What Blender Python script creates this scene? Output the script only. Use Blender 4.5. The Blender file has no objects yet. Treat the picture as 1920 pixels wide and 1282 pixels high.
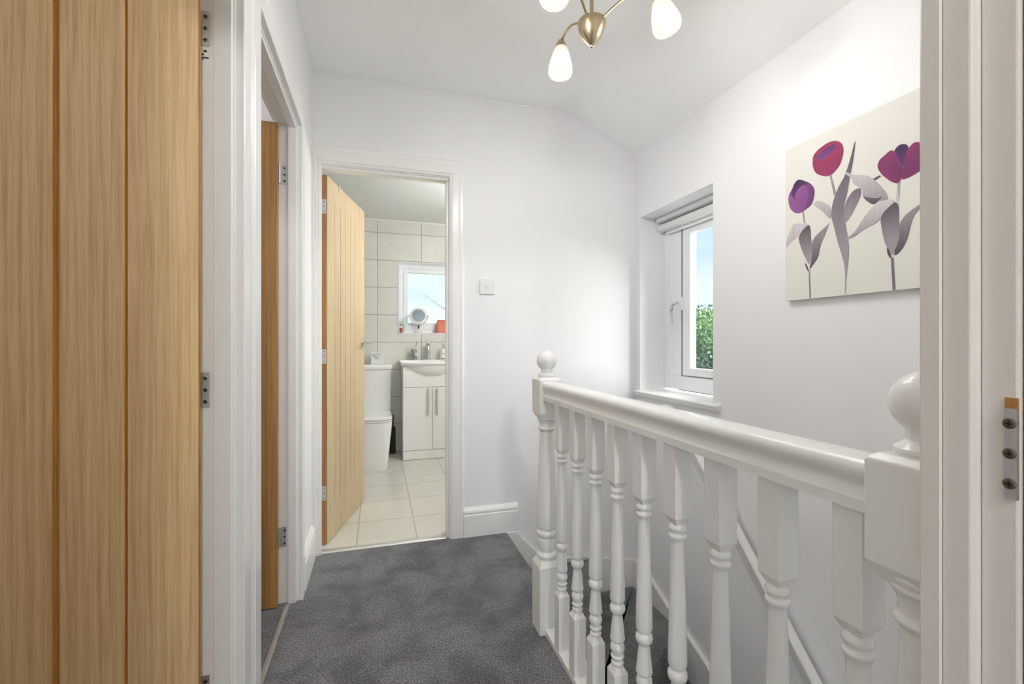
import bpy, math, random
from mathutils import Vector, Matrix
random.seed(7)
SC = bpy.context.scene
COL = SC.collection
R = math.radians

# ------------------------------------------------------------------ helpers
class MB:
    """collects shapes into one mesh"""
    def __init__(s): s.v = []; s.f = []; s.m = []; s.sm = []
    def add(s, vs, fs, mi=0, smooth=False):
        o = len(s.v); s.v += [tuple(v) for v in vs]
        for f in fs:
            s.f.append(tuple(i + o for i in f)); s.m.append(mi); s.sm.append(smooth)
        return s
    def box(s, x0, x1, y0, y1, z0, z1, mi=0):
        x0, x1 = sorted((x0, x1)); y0, y1 = sorted((y0, y1)); z0, z1 = sorted((z0, z1))
        vs = [(x0,y0,z0),(x1,y0,z0),(x1,y1,z0),(x0,y1,z0),(x0,y0,z1),(x1,y0,z1),(x1,y1,z1),(x0,y1,z1)]
        return s.add(vs, [(0,3,2,1),(4,5,6,7),(0,1,5,4),(1,2,6,5),(2,3,7,6),(3,0,4,7)], mi)
    def prism(s, poly, a, b, axis='z', mi=0, smooth=False):
        """polygon extruded from a to b; axis z: poly=(x,y); y: (x,z); x: (y,z)"""
        area = sum(p[0]*q[1]-q[0]*p[1] for p, q in zip(poly, poly[1:]+poly[:1]))
        if area < 0: poly = poly[::-1]
        def mk(p, t):
            return {'z': (p[0],p[1],t), 'y': (p[0],t,p[1]), 'x': (t,p[0],p[1])}[axis]
        n = len(poly); lo, hi = (a, b) if a < b else (b, a)
        vs = [mk(p, lo) for p in poly] + [mk(p, hi) for p in poly]
        fs = [tuple(range(n))[::-1], tuple(range(n, 2*n))]
        side = [(i, (i+1) % n, n+(i+1) % n, n+i) for i in range(n)]
        if axis == 'y':
            fs = [f[::-1] for f in fs]; side = [f[::-1] for f in side]
        s.add(vs, fs, mi, False); o = len(s.v) - 2*n
        for f in side:
            s.f.append(tuple(i + o for i in f)); s.m.append(mi); s.sm.append(smooth)
        return s
    def lathe(s, prof, seg=32, c=(0,0,0), mi=0, sx=1, sy=1, cap=True):
        n = len(prof); vs = []
        for r, z in prof:
            for k in range(seg):
                a = 2*math.pi*k/seg
                vs.append((c[0]+sx*r*math.cos(a), c[1]+sy*r*math.sin(a), c[2]+z))
        fs = [(i*seg+k, i*seg+(k+1) % seg, (i+1)*seg+(k+1) % seg, (i+1)*seg+k) for i in range(n-1) for k in range(seg)]
        s.add(vs, fs, mi, True)
        if cap:
            o = len(s.v) - n*seg
            s.f.append(tuple(o+k for k in range(seg))[::-1]); s.m.append(mi); s.sm.append(False)
            s.f.append(tuple(o+(n-1)*seg+k for k in range(seg))); s.m.append(mi); s.sm.append(False)
        return s
    def tube(s, pts, r, seg=12, mi=0, flat=1.0):
        pts = [Vector(p) for p in pts]; n = len(pts); vs = []
        rr = r if isinstance(r, (list, tuple)) else [r]*n
        up = Vector((0.013, 0.027, 1))
        for i, p in enumerate(pts):
            d = (pts[min(i+1, n-1)] - pts[max(i-1, 0)]).normalized()
            if abs(d.dot(up.normalized())) > .98: u = d.cross(Vector((1,.02,0))).normalized()
            else: u = d.cross(up).normalized()
            w = d.cross(u)
            for k in range(seg):
                a = 2*math.pi*k/seg
                vs.append(p + u*math.cos(a)*rr[i] + w*math.sin(a)*rr[i]*flat)
        fs = [(i*seg+k, i*seg+(k+1) % seg, (i+1)*seg+(k+1) % seg, (i+1)*seg+k) for i in range(n-1) for k in range(seg)]
        fs += [tuple(range(seg))[::-1], tuple((n-1)*seg+k for k in range(seg))]
        return s.add(vs, fs, mi, True)
    def loft(s, rings, mi=0, smooth=True, cap=True):
        n = len(rings[0]); vs = [p for r in rings for p in r]
        fs = [(i*n+k, i*n+(k+1) % n, (i+1)*n+(k+1) % n, (i+1)*n+k) for i in range(len(rings)-1) for k in range(n)]
        s.add(vs, fs, mi, smooth)
        if cap:
            o = len(s.v) - len(vs)
            s.f.append(tuple(o+k for k in range(n))[::-1]); s.m.append(mi); s.sm.append(False)
            s.f.append(tuple(o+len(vs)-n+k for k in range(n))); s.m.append(mi); s.sm.append(False)
        return s
    def xf(s, M, start=0):
        for i in range(start, len(s.v)): s.v[i] = tuple(M @ Vector(s.v[i]))
        return s
    def build(s, name, mats, parent=None, bevel=0, seg=2, loc=None):
        me = bpy.data.meshes.new(name)
        me.from_pydata(s.v, [], s.f); me.validate()
        for m in (mats if isinstance(mats, (list, tuple)) else [mats]): me.materials.append(m)
        if len(me.polygons) == len(s.f):
            me.polygons.foreach_set('material_index', s.m)
            me.polygons.foreach_set('use_smooth', s.sm)
        import bmesh
        bm = bmesh.new(); bm.from_mesh(me)
        bmesh.ops.recalc_face_normals(bm, faces=bm.faces)
        for e_ in bm.edges:
            if len(e_.link_faces) == 2 and e_.calc_face_angle(0) > R(38): e_.smooth = False
        bm.to_mesh(me); bm.free()
        o = bpy.data.objects.new(name, me); COL.objects.link(o)
        if parent: o.parent = parent
        if loc: o.location = loc
        if bevel:
            b = o.modifiers.new('edge', 'BEVEL'); b.width = bevel; b.segments = seg
            b.limit_method = 'ANGLE'; b.angle_limit = R(35); b.harden_normals = False
        return o

def tag(o, label, cat, group=None, kind=None):
    o['label'] = label; o['category'] = cat
    if group: o['group'] = group
    if kind: o['kind'] = kind
    return o
def struct(o, label, cat): return tag(o, label, cat, kind='structure')
def empty(name, loc=(0,0,0), rz=0):
    o = bpy.data.objects.new(name, None); COL.objects.link(o)
    o.empty_display_size = .05; o.location = loc; o.rotation_euler = (0,0,rz); return o
def rrect(w, d, r, n=6):
    """rounded rectangle outline centred on 0"""
    out = []
    for cx, cy, a0 in ((w/2-r, d/2-r, 0), (-w/2+r, d/2-r, 90), (-w/2+r, -d/2+r, 180), (w/2-r, -d/2+r, 270)):
        for k in range(n+1):
            a = R(a0 + 90*k/n); out.append((cx + r*math.cos(a), cy + r*math.sin(a)))
    return out

# ------------------------------------------------------------------ materials
def lin(c):
    f = lambda u: u/12.92 if u <= .04045 else ((u+.055)/1.055)**2.4
    return tuple(f(u/255) for u in c) + (1,)
def mat(name, rgb, rough=.5, metal=0, spec=.5, coat=0):
    m = bpy.data.materials.new(name); m.use_nodes = True
    b = m.node_tree.nodes['Principled BSDF']
    b.inputs['Base Color'].default_value = lin(rgb)
    b.inputs['Roughness'].default_value = rough; b.inputs['Metallic'].default_value = metal
    b.inputs['Specular IOR Level'].default_value = spec; b.inputs['Coat Weight'].default_value = coat
    return m
class NT:
    def __init__(s, m): s.t = m.node_tree; s.b = s.t.nodes['Principled BSDF']
    def n(s, typ, **kw):
        x = s.t.nodes.new(typ)
        for k, v in kw.items():
            if k in x.inputs: x.inputs[k].default_value = v
            else: setattr(x, k, v)
        return x
    def l(s, a, b): s.t.links.new(a, b)
    def pos(s, scale=(1,1,1), loc=(0,0,0), obj=True):
        mp = s.n('ShaderNodeMapping'); mp.inputs['Scale'].default_value = scale; mp.inputs['Location'].default_value = loc
        if obj: s.l(s.n('ShaderNodeTexCoord').outputs['Object'], mp.inputs['Vector'])
        else: s.l(s.n('ShaderNodeNewGeometry').outputs['Position'], mp.inputs['Vector'])
        return mp.outputs['Vector']
    def noise(s, vec, scale, detail=3, rough=.5, dist=0):
        x = s.n('ShaderNodeTexNoise'); x.inputs['Scale'].default_value = scale; x.inputs['Detail'].default_value = detail
        x.inputs['Roughness'].default_value = rough; x.inputs['Distortion'].default_value = dist
        s.l(vec, x.inputs['Vector']); return x.outputs['Fac']
    def ramp(s, fac, stops):
        x = s.n('ShaderNodeValToRGB'); e = x.color_ramp.elements
        while len(e) < len(stops): e.new(.5)
        for el, (p, c) in zip(e, stops): el.position = p; el.color = c
        s.l(fac, x.inputs['Fac']); return x.outputs['Color']
    def mix(s, fac, a, b, mode='MIX'):
        x = s.n('ShaderNodeMix'); x.data_type = 'RGBA'; x.blend_type = mode
        for sock, val in ((x.inputs['Factor'], fac), (x.inputs[6], a), (x.inputs[7], b)):
            if hasattr(val, 'links'): s.l(val, sock)
            else: sock.default_value = val
        return x.outputs[2]
    def bump(s, h, strength=.3, dist=.002):
        x = s.n('ShaderNodeBump'); x.inputs['Strength'].default_value = strength; x.inputs['Distance'].default_value = dist
        s.l(h, x.inputs['Height']); s.l(x.outputs['Normal'], s.b.inputs['Normal'])

def paint(name, rgb, rough, bump=.08, scale=220):
    m = mat(name, rgb, rough); t = NT(m); p = t.pos(obj=False)
    h = t.noise(p, scale, 2); t.bump(h, bump, .0008)
    c = t.noise(p, 3.0, 3)
    v = tuple(max(0, x*.975) for x in lin(rgb)[:3]) + (1,)
    t.l(t.mix(c, lin(rgb), v), t.b.inputs['Base Color'])
    return m
M = {}
M['wall'] = paint('wall_paint', (235,235,236), .55)
M['ceil'] = paint('ceiling_paint', (246,246,246), .7)
M['gloss'] = paint('white_gloss_paint', (236,236,234), .26, .04, 60)
M['gloss_dim'] = paint('aged_dim_white_gloss', (222,215,210), .36, .06, 60)  # aged paint; the jamb's dim light is also put into this colour
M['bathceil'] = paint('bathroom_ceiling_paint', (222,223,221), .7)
M['upvc'] = mat('white_upvc', (240,241,243), .28)
M['ceramic'] = mat('white_ceramic', (238,238,236), .08, coat=.4)
M['lacquer'] = mat('white_lacquer', (234,234,231), .22)
M['plastic'] = mat('white_plastic', (228,228,226), .35)
M['chrome'] = mat('chrome', (215,217,220), .12, 1)
M['steel'] = mat('brushed_steel', (206,208,212), .45, .85)
M['brass'] = mat('satin_brass', (196,178,146), .24, 1)
M['dark'] = mat('dark_plastic', (38,38,40), .4)
M['screw'] = mat('old_screw_metal', (120,112,102), .4, 1)
M['alu'] = mat('aluminium', (214,214,212), .45, 1)
M['gap_strip'] = mat('gap_shade_grey', (120,120,122), .7)
M['rubber'] = mat('black_gap', (30,28,26), .8)

def oak(name, light, mid, deep, gz=1.0):
    m = mat(name, mid, .38); t = NT(m)
    p = t.pos((1,1,1)); 
    big = t.noise(t.pos((7,7,.55*gz)), 1.0, 3, .55, .6)
    grain = t.noise(t.pos((150,150,2.6)), 1.0, 4, .65, .4)
    pore = t.noise(t.pos((420,420,9)), 1.0, 2, .6)
    w = t.n('ShaderNodeTexWave', wave_type='BANDS', bands_direction='X')
    w.inputs['Scale'].default_value = 9; w.inputs['Distortion'].default_value = 9; w.inputs['Detail'].default_value = 2
    w.inputs['Detail Scale'].default_value = .7
    t.l(t.pos((1.6,1.6,.16)), w.inputs['Vector'])
    c = t.ramp(big, [(.3, lin(light)), (.7, lin(mid))])
    g = t.ramp(grain, [(.36, lin(deep)), (.58, (1,1,1,1))])
    c = t.mix(.30, c, g, 'MULTIPLY')
    wv = t.ramp(w.outputs['Fac'], [(.0, lin(deep)), (.35, (1,1,1,1))])
    c = t.mix(.16, c, wv, 'MULTIPLY')
    pr = t.ramp(pore, [(.33, lin(deep)), (.45, (1,1,1,1))])
    c = t.mix(.22, c, pr, 'MULTIPLY')
    t.l(c, t.b.inputs['Base Color']); t.bump(grain, .12, .0006)
    return m
M['oak'] = oak('oak_boards', (229,200,152), (218,186,138), (181,139,90))
M['oak_pale'] = oak('pale_oak_boards', (216,197,162), (207,186,148), (172,136,96))
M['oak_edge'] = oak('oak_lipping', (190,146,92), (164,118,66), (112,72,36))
M['oak_groove'] = oak('oak_groove_golden', (224,172,98), (208,156,82), (160,110,54))  # darker, more golden oak tone inside the panel grooves
M['oak_pale_groove'] = oak('pale_oak_groove', (204,176,130), (194,164,116), (150,112,70))

def carpet(name, a, b, c):
    m = mat(name, a, .95, spec=.1); t = NT(m); p = t.pos(obj=False)
    fine = t.noise(p, 165, 4, .75); tuft = t.noise(p, 110, 2, .6); blot = t.noise(p, 5.5, 4, .6, .5); big = t.noise(p, 1.7, 2)
    col = t.ramp(fine, [(.36, lin(b)), (.50, lin(a)), (.66, lin(c))])
    bl = t.ramp(blot, [(.38, (.52,.52,.53,1)), (.60, (1.2,1.2,1.2,1))])
    col = t.mix(.75, col, bl, 'MULTIPLY')
    bg = t.ramp(big, [(.35, (.8,.8,.8,1)), (.65, (1.1,1.1,1.1,1))])
    col = t.mix(.6, col, bg, 'MULTIPLY')
    t.l(col, t.b.inputs['Base Color'])
    h = t.n('ShaderNodeMath', operation='ADD'); t.l(fine, h.inputs[0]); t.l(tuft, h.inputs[1])
    t.bump(h.outputs[0], 1.0, .006)
    t.b.inputs['Sheen Weight'].default_value = .25
    return m
M['carpet'] = carpet('charcoal_carpet', (112,112,114), (56,56,58), (172,171,171))

def tiles(name, a, b, grout, w, h, ax, off, mortar=.0035, rough=.35):
    m = mat(name, a, rough); t = NT(m)
    g = t.n('ShaderNodeNewGeometry'); sp = t.n('ShaderNodeSeparateXYZ'); t.l(g.outputs['Position'], sp.inputs[0])
    cb = t.n('ShaderNodeCombineXYZ')
    for k in range(2):
        ad = t.n('ShaderNodeMath', operation='ADD'); ad.inputs[1].default_value = off[k]
        t.l(sp.outputs[ax[k]], ad.inputs[0]); t.l(ad.outputs[0], cb.inputs[k])
    br = t.n('ShaderNodeTexBrick', offset=0.0, squash=1.0)
    for k, v in (('Color1', lin(a)), ('Color2', lin(b)), ('Mortar', lin(grout)), ('Scale', 1.0), ('Mortar Size', mortar),
                 ('Mortar Smooth', .1), ('Brick Width', w), ('Row Height', h)): br.inputs[k].default_value = v
    t.l(cb.outputs[0], br.inputs['Vector'])
    cl = t.noise(t.pos(obj=False), 5, 4)
    cr = t.ramp(cl, [(.3, (.93,.93,.92,1)), (.7, (1.03,1.03,1.03,1))])
    t.l(t.mix(.8, br.outputs['Color'], cr, 'MULTIPLY'), t.b.inputs['Base Color'])
    iv = t.n('ShaderNodeMath', operation='SUBTRACT'); iv.inputs[0].default_value = 1; t.l(br.outputs['Fac'], iv.inputs[1])
    t.bump(iv.outputs[0], .5, .0015)
    return m
TA, TB, TG = (222,221,213), (218,217,209), (166,166,162)
M['tile_xz'] = tiles('wall_tile_back', TA, TB, TG, .428, .272, ('X','Z'), (10.01+.69-.0, 10.064))
M['tile_yz'] = tiles('wall_tile_side', TA, TB, TG, .428, .272, ('Y','Z'), (10.0, 10.064))
M['tile_floor'] = tiles('floor_tile', (212,209,201), (208,205,197), (176,172,164), .32, .346, ('X','Y'), (9.388, 10.62), .004, .3)

def glass(name):
    m = bpy.data.materials.new(name); m.use_nodes = True; t = m.node_tree; t.nodes.clear()
    o = t.nodes.new('ShaderNodeOutputMaterial'); mx = t.nodes.new('ShaderNodeMixShader')
    tr = t.nodes.new('ShaderNodeBsdfTransparent'); gl = t.nodes.new('ShaderNodeBsdfGlossy')
    gl.inputs['Roughness'].default_value = .02; tr.inputs['Color'].default_value = (.97,.985,.98,1)
    fr = t.nodes.new('ShaderNodeLayerWeight'); fr.inputs['Blend'].default_value = .5
    pw = t.nodes.new('ShaderNodeMath'); pw.operation = 'POWER'; pw.inputs[1].default_value = 5.0; t.links.new(fr.outputs['Facing'], pw.inputs[0])
    ad = t.nodes.new('ShaderNodeMath'); ad.operation = 'MULTIPLY_ADD'; ad.inputs[1].default_value = .6; ad.inputs[2].default_value = .03; t.links.new(pw.outputs[0], ad.inputs[0])
    t.links.new(ad.outputs[0], mx.inputs[0]); t.links.new(tr.outputs[0], mx.inputs[1]); t.links.new(gl.outputs[0], mx.inputs[2])
    t.links.new(mx.outputs[0], o.inputs[0]); return m
M['glass'] = glass('window_glass')
def lampglass(name, rgb, lo, hi):
    """lit opal glass: glows, brightest at the height of the bulb, and lets part of the light through"""
    m = bpy.data.materials.new(name); m.use_nodes = True; t = m.node_tree; t.nodes.clear()
    o = t.nodes.new('ShaderNodeOutputMaterial'); mx = t.nodes.new('ShaderNodeMixShader'); mx.inputs[0].default_value = .70
    tr = t.nodes.new('ShaderNodeBsdfTransparent'); e = t.nodes.new('ShaderNodeEmission')
    tr.inputs['Color'].default_value = (.96,.94,.90,1)
    tc = t.nodes.new('ShaderNodeTexCoord'); sp = t.nodes.new('ShaderNodeSeparateXYZ'); t.links.new(tc.outputs['Generated'], sp.inputs[0])
    rp = t.nodes.new('ShaderNodeValToRGB'); el = rp.color_ramp.elements
    el[0].position = .0; el[0].color = (lo,)*3+(1,); el[1].position = .42; el[1].color = (hi,)*3+(1,)
    x = el.new(1.0); x.color = (lo*.82,)*3+(1,)
    t.links.new(sp.outputs['Z'], rp.inputs[0]); t.links.new(rp.outputs['Color'], e.inputs['Strength'])
    e.inputs['Color'].default_value = lin(rgb)
    t.links.new(tr.outputs[0], mx.inputs[1]); t.links.new(e.outputs[0], mx.inputs[2]); t.links.new(mx.outputs[0], o.inputs[0])
    return m
M['shade'] = lampglass('opal_glass_lit', (255,246,228), .84, 1.02)
def emit(name, rgb, s):
    m = bpy.data.materials.new(name); m.use_nodes = True; t = m.node_tree; t.nodes.clear()
    o = t.nodes.new('ShaderNodeOutputMaterial'); e = t.nodes.new('ShaderNodeEmission')
    e.inputs['Color'].default_value = lin(rgb); e.inputs['Strength'].default_value = s
    t.links.new(e.outputs[0], o.inputs[0]); return m
M['bulb'] = emit('lit_bulb', (255,250,240), 3.0)

LAMP_E, ROOM_E, BATH_E, SIDE_E, LEFT_E, SUN_E, SKY_E, EXPO = 5.5, 56, 21, 12, 6, 12.5, .86, 0.53
# ------------------------------------------------------------------ room shell
LW, RW, FW, NW = -.321, 1.552, 2.5, .304      # hall faces: left, right, far, near
CEIL = 2.475; WT = .1
CR0 = .2545                                     # camera room face of the near wall
# floors
b = MB()
b.prism([(LW-.05,NW-.03),(.598,NW-.03),(.598,1.60),(.71,1.60),(.71,2.5),(.379,2.5),(.379,2.522),(-.276,2.522),(-.276,2.5),(LW,2.5),
         (LW,2.075),(-.357,2.075),(-.357,1.385),(LW,1.385),(LW,1.205),(-.37,1.205),(-.37,.44),(LW,.44),(LW-.05,.42)], -.2, 0, 'z')
struct(b.build('floor', M['carpet'], bevel=.006), 'charcoal carpet on the landing, running up to the stair edge', 'floor')
b = MB(); b.box(-2.6,2.4,-3.0,NW-.03,-.2,0)
struct(b.build('floor_bedroom', M['carpet']), 'charcoal carpet of the room the picture is taken from', 'floor')
b = MB(); b.box(-3.3,-.357,1.30,4.2,-.2,0)
struct(b.build('floor_side_room', M['carpet']), 'charcoal carpet just inside the half hidden side room doorway', 'floor')
b = MB(); b.box(-3.3,-.37,-.6+.9,1.30,-.2,-.001)
struct(b.build('floor_left_room', M['carpet']), 'carpet of the room behind the nearest oak door', 'floor')
b = MB(); b.box(-1.0,1.3,2.522,4.66,-.2,.0)
struct(b.build('floor_bathroom', M['tile_floor']), 'cream square floor tiles of the bathroom', 'floor')
# ceiling: flat, then coved down to the eaves on the window side
prof = [(LW-.1,CEIL),(.98,CEIL)]
for k in range(1, 9):
    a = R(28)*k/8; prof.append((.98+.36*math.sin(a)/math.sin(R(28))*.55, CEIL-.36*.55*(1-math.cos(a))/math.sin(R(28))))
prof.append((RW+.02, 2.243)); prof += [(RW+.02,2.75),(LW-.1,2.75)]
b = MB(); b.prism(prof, CR0, FW+.1, 'y')
struct(b.build('ceiling', M['ceil']), 'white landing ceiling sloping down towards the window wall', 'ceiling')
b = MB(); b.box(-2.6,2.4,-3.1,CR0,2.5,2.6)
struct(b.build('ceiling_bedroom', M['ceil']), 'white ceiling of the room the picture is taken from', 'ceiling')
b = MB(); b.box(-3.4,LW-.1,.2,4.2,2.45,2.6)
struct(b.build('ceiling_side_rooms', M['ceil']), 'white ceiling seen above the brown door of the side room', 'ceiling')
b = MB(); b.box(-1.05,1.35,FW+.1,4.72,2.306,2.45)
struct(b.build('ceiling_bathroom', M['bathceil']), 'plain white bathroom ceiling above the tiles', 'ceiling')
# left wall with two doorways
D1 = (.443, 1.205); D2 = (1.375, 2.075)
HEAD = 1.998
b = MB()
for y0, y1, z0, z1 in ((CR0,D1[0]-.02,0,2.6),(D1[1]+.02,D2[0]-.02,0,2.6),(D2[1]+.02,FW+.1,0,2.6),(D1[0]-.02,D1[1]+.02,HEAD+.02,2.6),(D2[0]-.02,D2[1]+.02,HEAD+.02,2.6)):
    b.box(LW-WT,LW,y0,y1,z0,z1)
struct(b.build('wall_left', M['wall']), 'white landing wall on the left with two doorways', 'wall')
# far wall with the bathroom doorway
BD = (-.276, .379)
b = MB()
b.box(LW-.7,BD[0]-.026,FW,FW+WT,-.0,2.6); b.box(BD[1]+.02,1.75,FW,FW+WT,0,2.6); b.box(BD[0]-.026,BD[1]+.02,FW,FW+WT,HEAD+.024,2.6)
b.box(.6,1.75,FW,FW+WT,-2.7,0)
struct(b.build('wall_far', M['wall']), 'white end wall of the landing with the bathroom doorway and light switch', 'wall')
# right wall with the window opening
WY = (1.808, 2.44); WZ = (.785, 1.858); WX = 1.737
b = MB()
for y0, y1, z0, z1 in ((-3.1,WY[0],-2.7,2.6),(WY[1],FW+.1,-2.7,2.6),(WY[0],WY[1],-2.7,WZ[0]),(WY[0],WY[1],WZ[1],2.6)):
    b.box(RW,RW+.28,y0,y1,z0,z1)
struct(b.build('wall_right', M['wall']), 'white wall on the right with the landing window and tulip canvas', 'wall')
# near wall: doorway the camera stands in
b = MB()
CD = (-.232, .532)
b.box(LW-WT,CD[0]-.02,CR0,NW,0,2.6); b.box(CD[1]+.030,RW,CR0,NW,-.0,2.6); b.box(CD[0]-.02,CD[1]+.030,CR0,NW,HEAD+.012,2.6)
struct(b.build('wall_near', M['wall']), 'white wall around the doorway the picture is taken from', 'wall')
# stairwell side below the landing and its end wall
b = MB(); b.box(.60,.655,NW-1.0,1.60,-2.7,-.2)
struct(b.build('wall_stairwell', M['wall']), 'white side of the stairwell below the landing edge', 'wall')
b = MB(); b.box(.60,RW,NW-1.1,NW-1.0,-2.7,-.2); struct(b.build('wall_stairwell_end', M['wall']), 'white wall at the foot of the stairs', 'wall')
b = MB(); b.box(.60,RW,NW-1.1,FW,-2.9,-2.7); struct(b.build('floor_lower_hall', M['carpet']), 'carpet at the foot of the stairs', 'floor')
# camera room walls: back wall has a wide window opening on to the daylight
b = MB()
b.box(-2.7,-2.6,-3.1,CR0,0,2.6); b.box(-2.6,LW-WT,CR0,CR0+.05,0,2.6)
b.box(-2.6,-1.6,-3.1,-3.0,0,2.6); b.box(.9,RW,-3.1,-3.0,0,2.6); b.box(-1.6,.9,-3.1,-3.0,0,.85); b.box(-1.6,.9,-3.1,-3.0,2.2,2.6)
struct(b.build('wall_bedroom', M['wall']), 'white walls of the room behind the picture taker', 'wall')
b = MB()
b.box(-3.4,-3.3,CR0,4.2,0,2.6); b.box(-3.3,LW-WT,1.285,1.295,0,2.6); b.box(-3.3,-1.05,4.1,4.2,0,2.6)
b.box(-3.3,LW-.7,2.62,2.64,0,2.6)
struct(b.build('wall_side_rooms', M['wall']), 'white walls of the two rooms on the left', 'wall')
# bathroom walls
YB = 4.66; BW = (.204,.78,1.175,1.90)
b = MB()
b.box(-1.05,BW[0],YB,YB+.22,0,2.45); b.box(BW[1],1.35,YB,YB+.22,0,2.45)
b.box(BW[0],BW[1],YB,YB+.22,0,BW[2]); b.box(BW[0],BW[1],YB,YB+.22,BW[3],2.45)
struct(b.build('wall_bathroom_back', [M['tile_xz']]), 'beige tiled back wall of the bathroom behind toilet and basin', 'wall')
b = MB(); b.box(-1.05,-1.0,2.6,YB,0,2.45); b.box(1.3,1.35,2.6,YB,0,2.45)
struct(b.build('wall_bathroom_sides', M['tile_yz']), 'beige tiled side walls of the bathroom', 'wall')
b = MB(); b.box(-1.0,1.3,YB-.012,YB,2.292,2.306)
struct(b.build('trim_9', M['lacquer']), 'thin white bead where bathroom tiles meet the ceiling', 'trim')

# ------------------------------------------------------------------ door frames
def flat_profile(w=.072, t=.018):
    return [(0,0),(0,t-.003),(.001,t-.001),(.003,t),(w-.020,t),(w-.016,t*.82),(w-.006,t*.74),(w-.001,t*.6),(w,t*.5),(w,0)]
def arch_profile(w=.072, t=.018):
    """(across, out): across 0 at the opening side"""
    return [(0,0),(0,t*.62),(.006,t*.72),(.010,t*.62),(.014,t),(w*.62,t),(w*.70,t*.92),(w*.76,t),(w*.95,t),(w,t*.85),(w,0)]
def mitre(parent, m, place, w, t_, u0, u1, head=None, cut0=0, cut1=0, prof=None):
    """length of moulding; place(u, across, out) gives the point; ends cut at cut*across"""
    pr_ = (prof or flat_profile)(w, t_); A = MB()
    A.loft([[place(u0-cut0*a_, a_, o_) for a_, o_ in pr_], [place(u1+cut1*a_, a_, o_) for a_, o_ in pr_]], smooth=False)
    return A.build('architrave', m, parent)
def frame_x(n, wallx, y0, y1, thick, label, room_sign=-1, w=(.072,.072), door=.042, stop_in=None):
    """doorway in a wall lying in the YZ plane, hall face x=wallx, room on the -x side"""
    L = MB(); x1 = wallx; x0 = wallx - thick; q = .0; d = .026
    L.box(x0,x1,y0-d,y0,0,HEAD); L.box(x0,x1,y1,y1+d,0,HEAD); L.box(x0,x1,y0-d,y1+d,HEAD-.001,HEAD+d)
    s0 = x0+door; s1 = x1-.005
    for a, c in ((y0, y0+.012), (y1-.012, y1)): L.box(s0,s1,a,c,0,HEAD-.012)
    L.box(s0,s1,y0,y1,HEAD-.013,HEAD)
    o = struct(L.build(n, M['gloss'], bevel=.0015), label, 'door frame')
    zt = HEAD+.004
    mitre(o, M['gloss'], lambda u, a, t_: (wallx+t_, y0-.004-a, u), w[0], .018, 0, zt, cut1=1)
    mitre(o, M['gloss'], lambda u, a, t_: (wallx+t_, y1+.004+a, u), w[1], .018, 0, zt, cut1=1)
    mitre(o, M['gloss'], lambda u, a, t_: (wallx+t_, u, zt+a), w[1], .018, y0-.004, y1+.004, cut0=1, cut1=1)
    return o
frame_x('trim_1', LW, D1[0], D1[1], .084, 'white door frame of the nearest oak door on the left')
frame_x('trim_2', LW, D2[0], D2[1], .078, 'white frame of the half hidden doorway on the left wall', w=(.078,.072))
# bathroom frame (wall in the XZ plane)
L = MB(); d = .026; y0, y1 = FW, FW+.105
L.box(BD[0]-d,BD[0],y0,y0+.014,0,HEAD+.005); L.box(BD[0]-d-.004,BD[0]-.0185,y0+.012,y1,0,HEAD+.005); L.box(BD[1],BD[1]+d,y0,y1,0,HEAD+.005); L.box(BD[0]-d,BD[1]+d,y0,y1,HEAD+.004,HEAD+d)
L.box(BD[1]-.012,BD[1],y0+.012,y1-.042,0,HEAD-.012); L.box(BD[0],BD[1],y0+.012,y1-.042,HEAD-.008,HEAD+.005)
o = struct(L.build('trim_3', M['gloss'], bevel=.0015), 'white frame around the bathroom doorway in the end wall', 'door frame')
zt = HEAD+.009
mitre(o, M['gloss'], lambda u, a, t_: (BD[0]-.004-a, FW-t_, u), .0445, .018, 0, zt, cut1=2.02, prof=arch_profile)
mitre(o, M['gloss'], lambda u, a, t_: (BD[1]+.004+a, FW-t_, u), .076, .018, 0, zt, cut1=1.18, prof=arch_profile)
mitre(o, M['gloss'], lambda u, a, t_: (u, FW-t_, zt+a), .090, .018, BD[0]-.004, BD[1]+.004, cut0=.495, cut1=.845, prof=arch_profile)
# camera doorway
L = MB()
L.box(CD[1],CD[1]+.04,.281,NW,0,HEAD); L.box(CD[1]+.013,CD[1]+.04,.2545,.281,0,HEAD)
L.box(CD[0]-.03,CD[0],.2545,NW,0,HEAD); L.box(CD[0],CD[1],.2545,NW,HEAD-.012,HEAD+.02)
o = struct(L.build('trim_4', M['gloss_dim'], bevel=.002), 'aged white door frame, dim light put into its colour, right beside the camera on the right', 'door frame')
zt = HEAD+.004
mitre(o, M['gloss_dim'], lambda u, a, t_: (CD[1]-.004+a, NW+t_, u), .068, .018, 0, zt, cut1=1)
mitre(o, M['gloss_dim'], lambda u, a, t_: (CD[0]+.004-a, NW+t_, u), .068, .018, 0, zt, cut1=1)
mitre(o, M['gloss_dim'], lambda u, a, t_: (u, NW+t_, zt+a), .068, .018, CD[0]+.004, CD[1]-.004, cut0=1, cut1=1)

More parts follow.
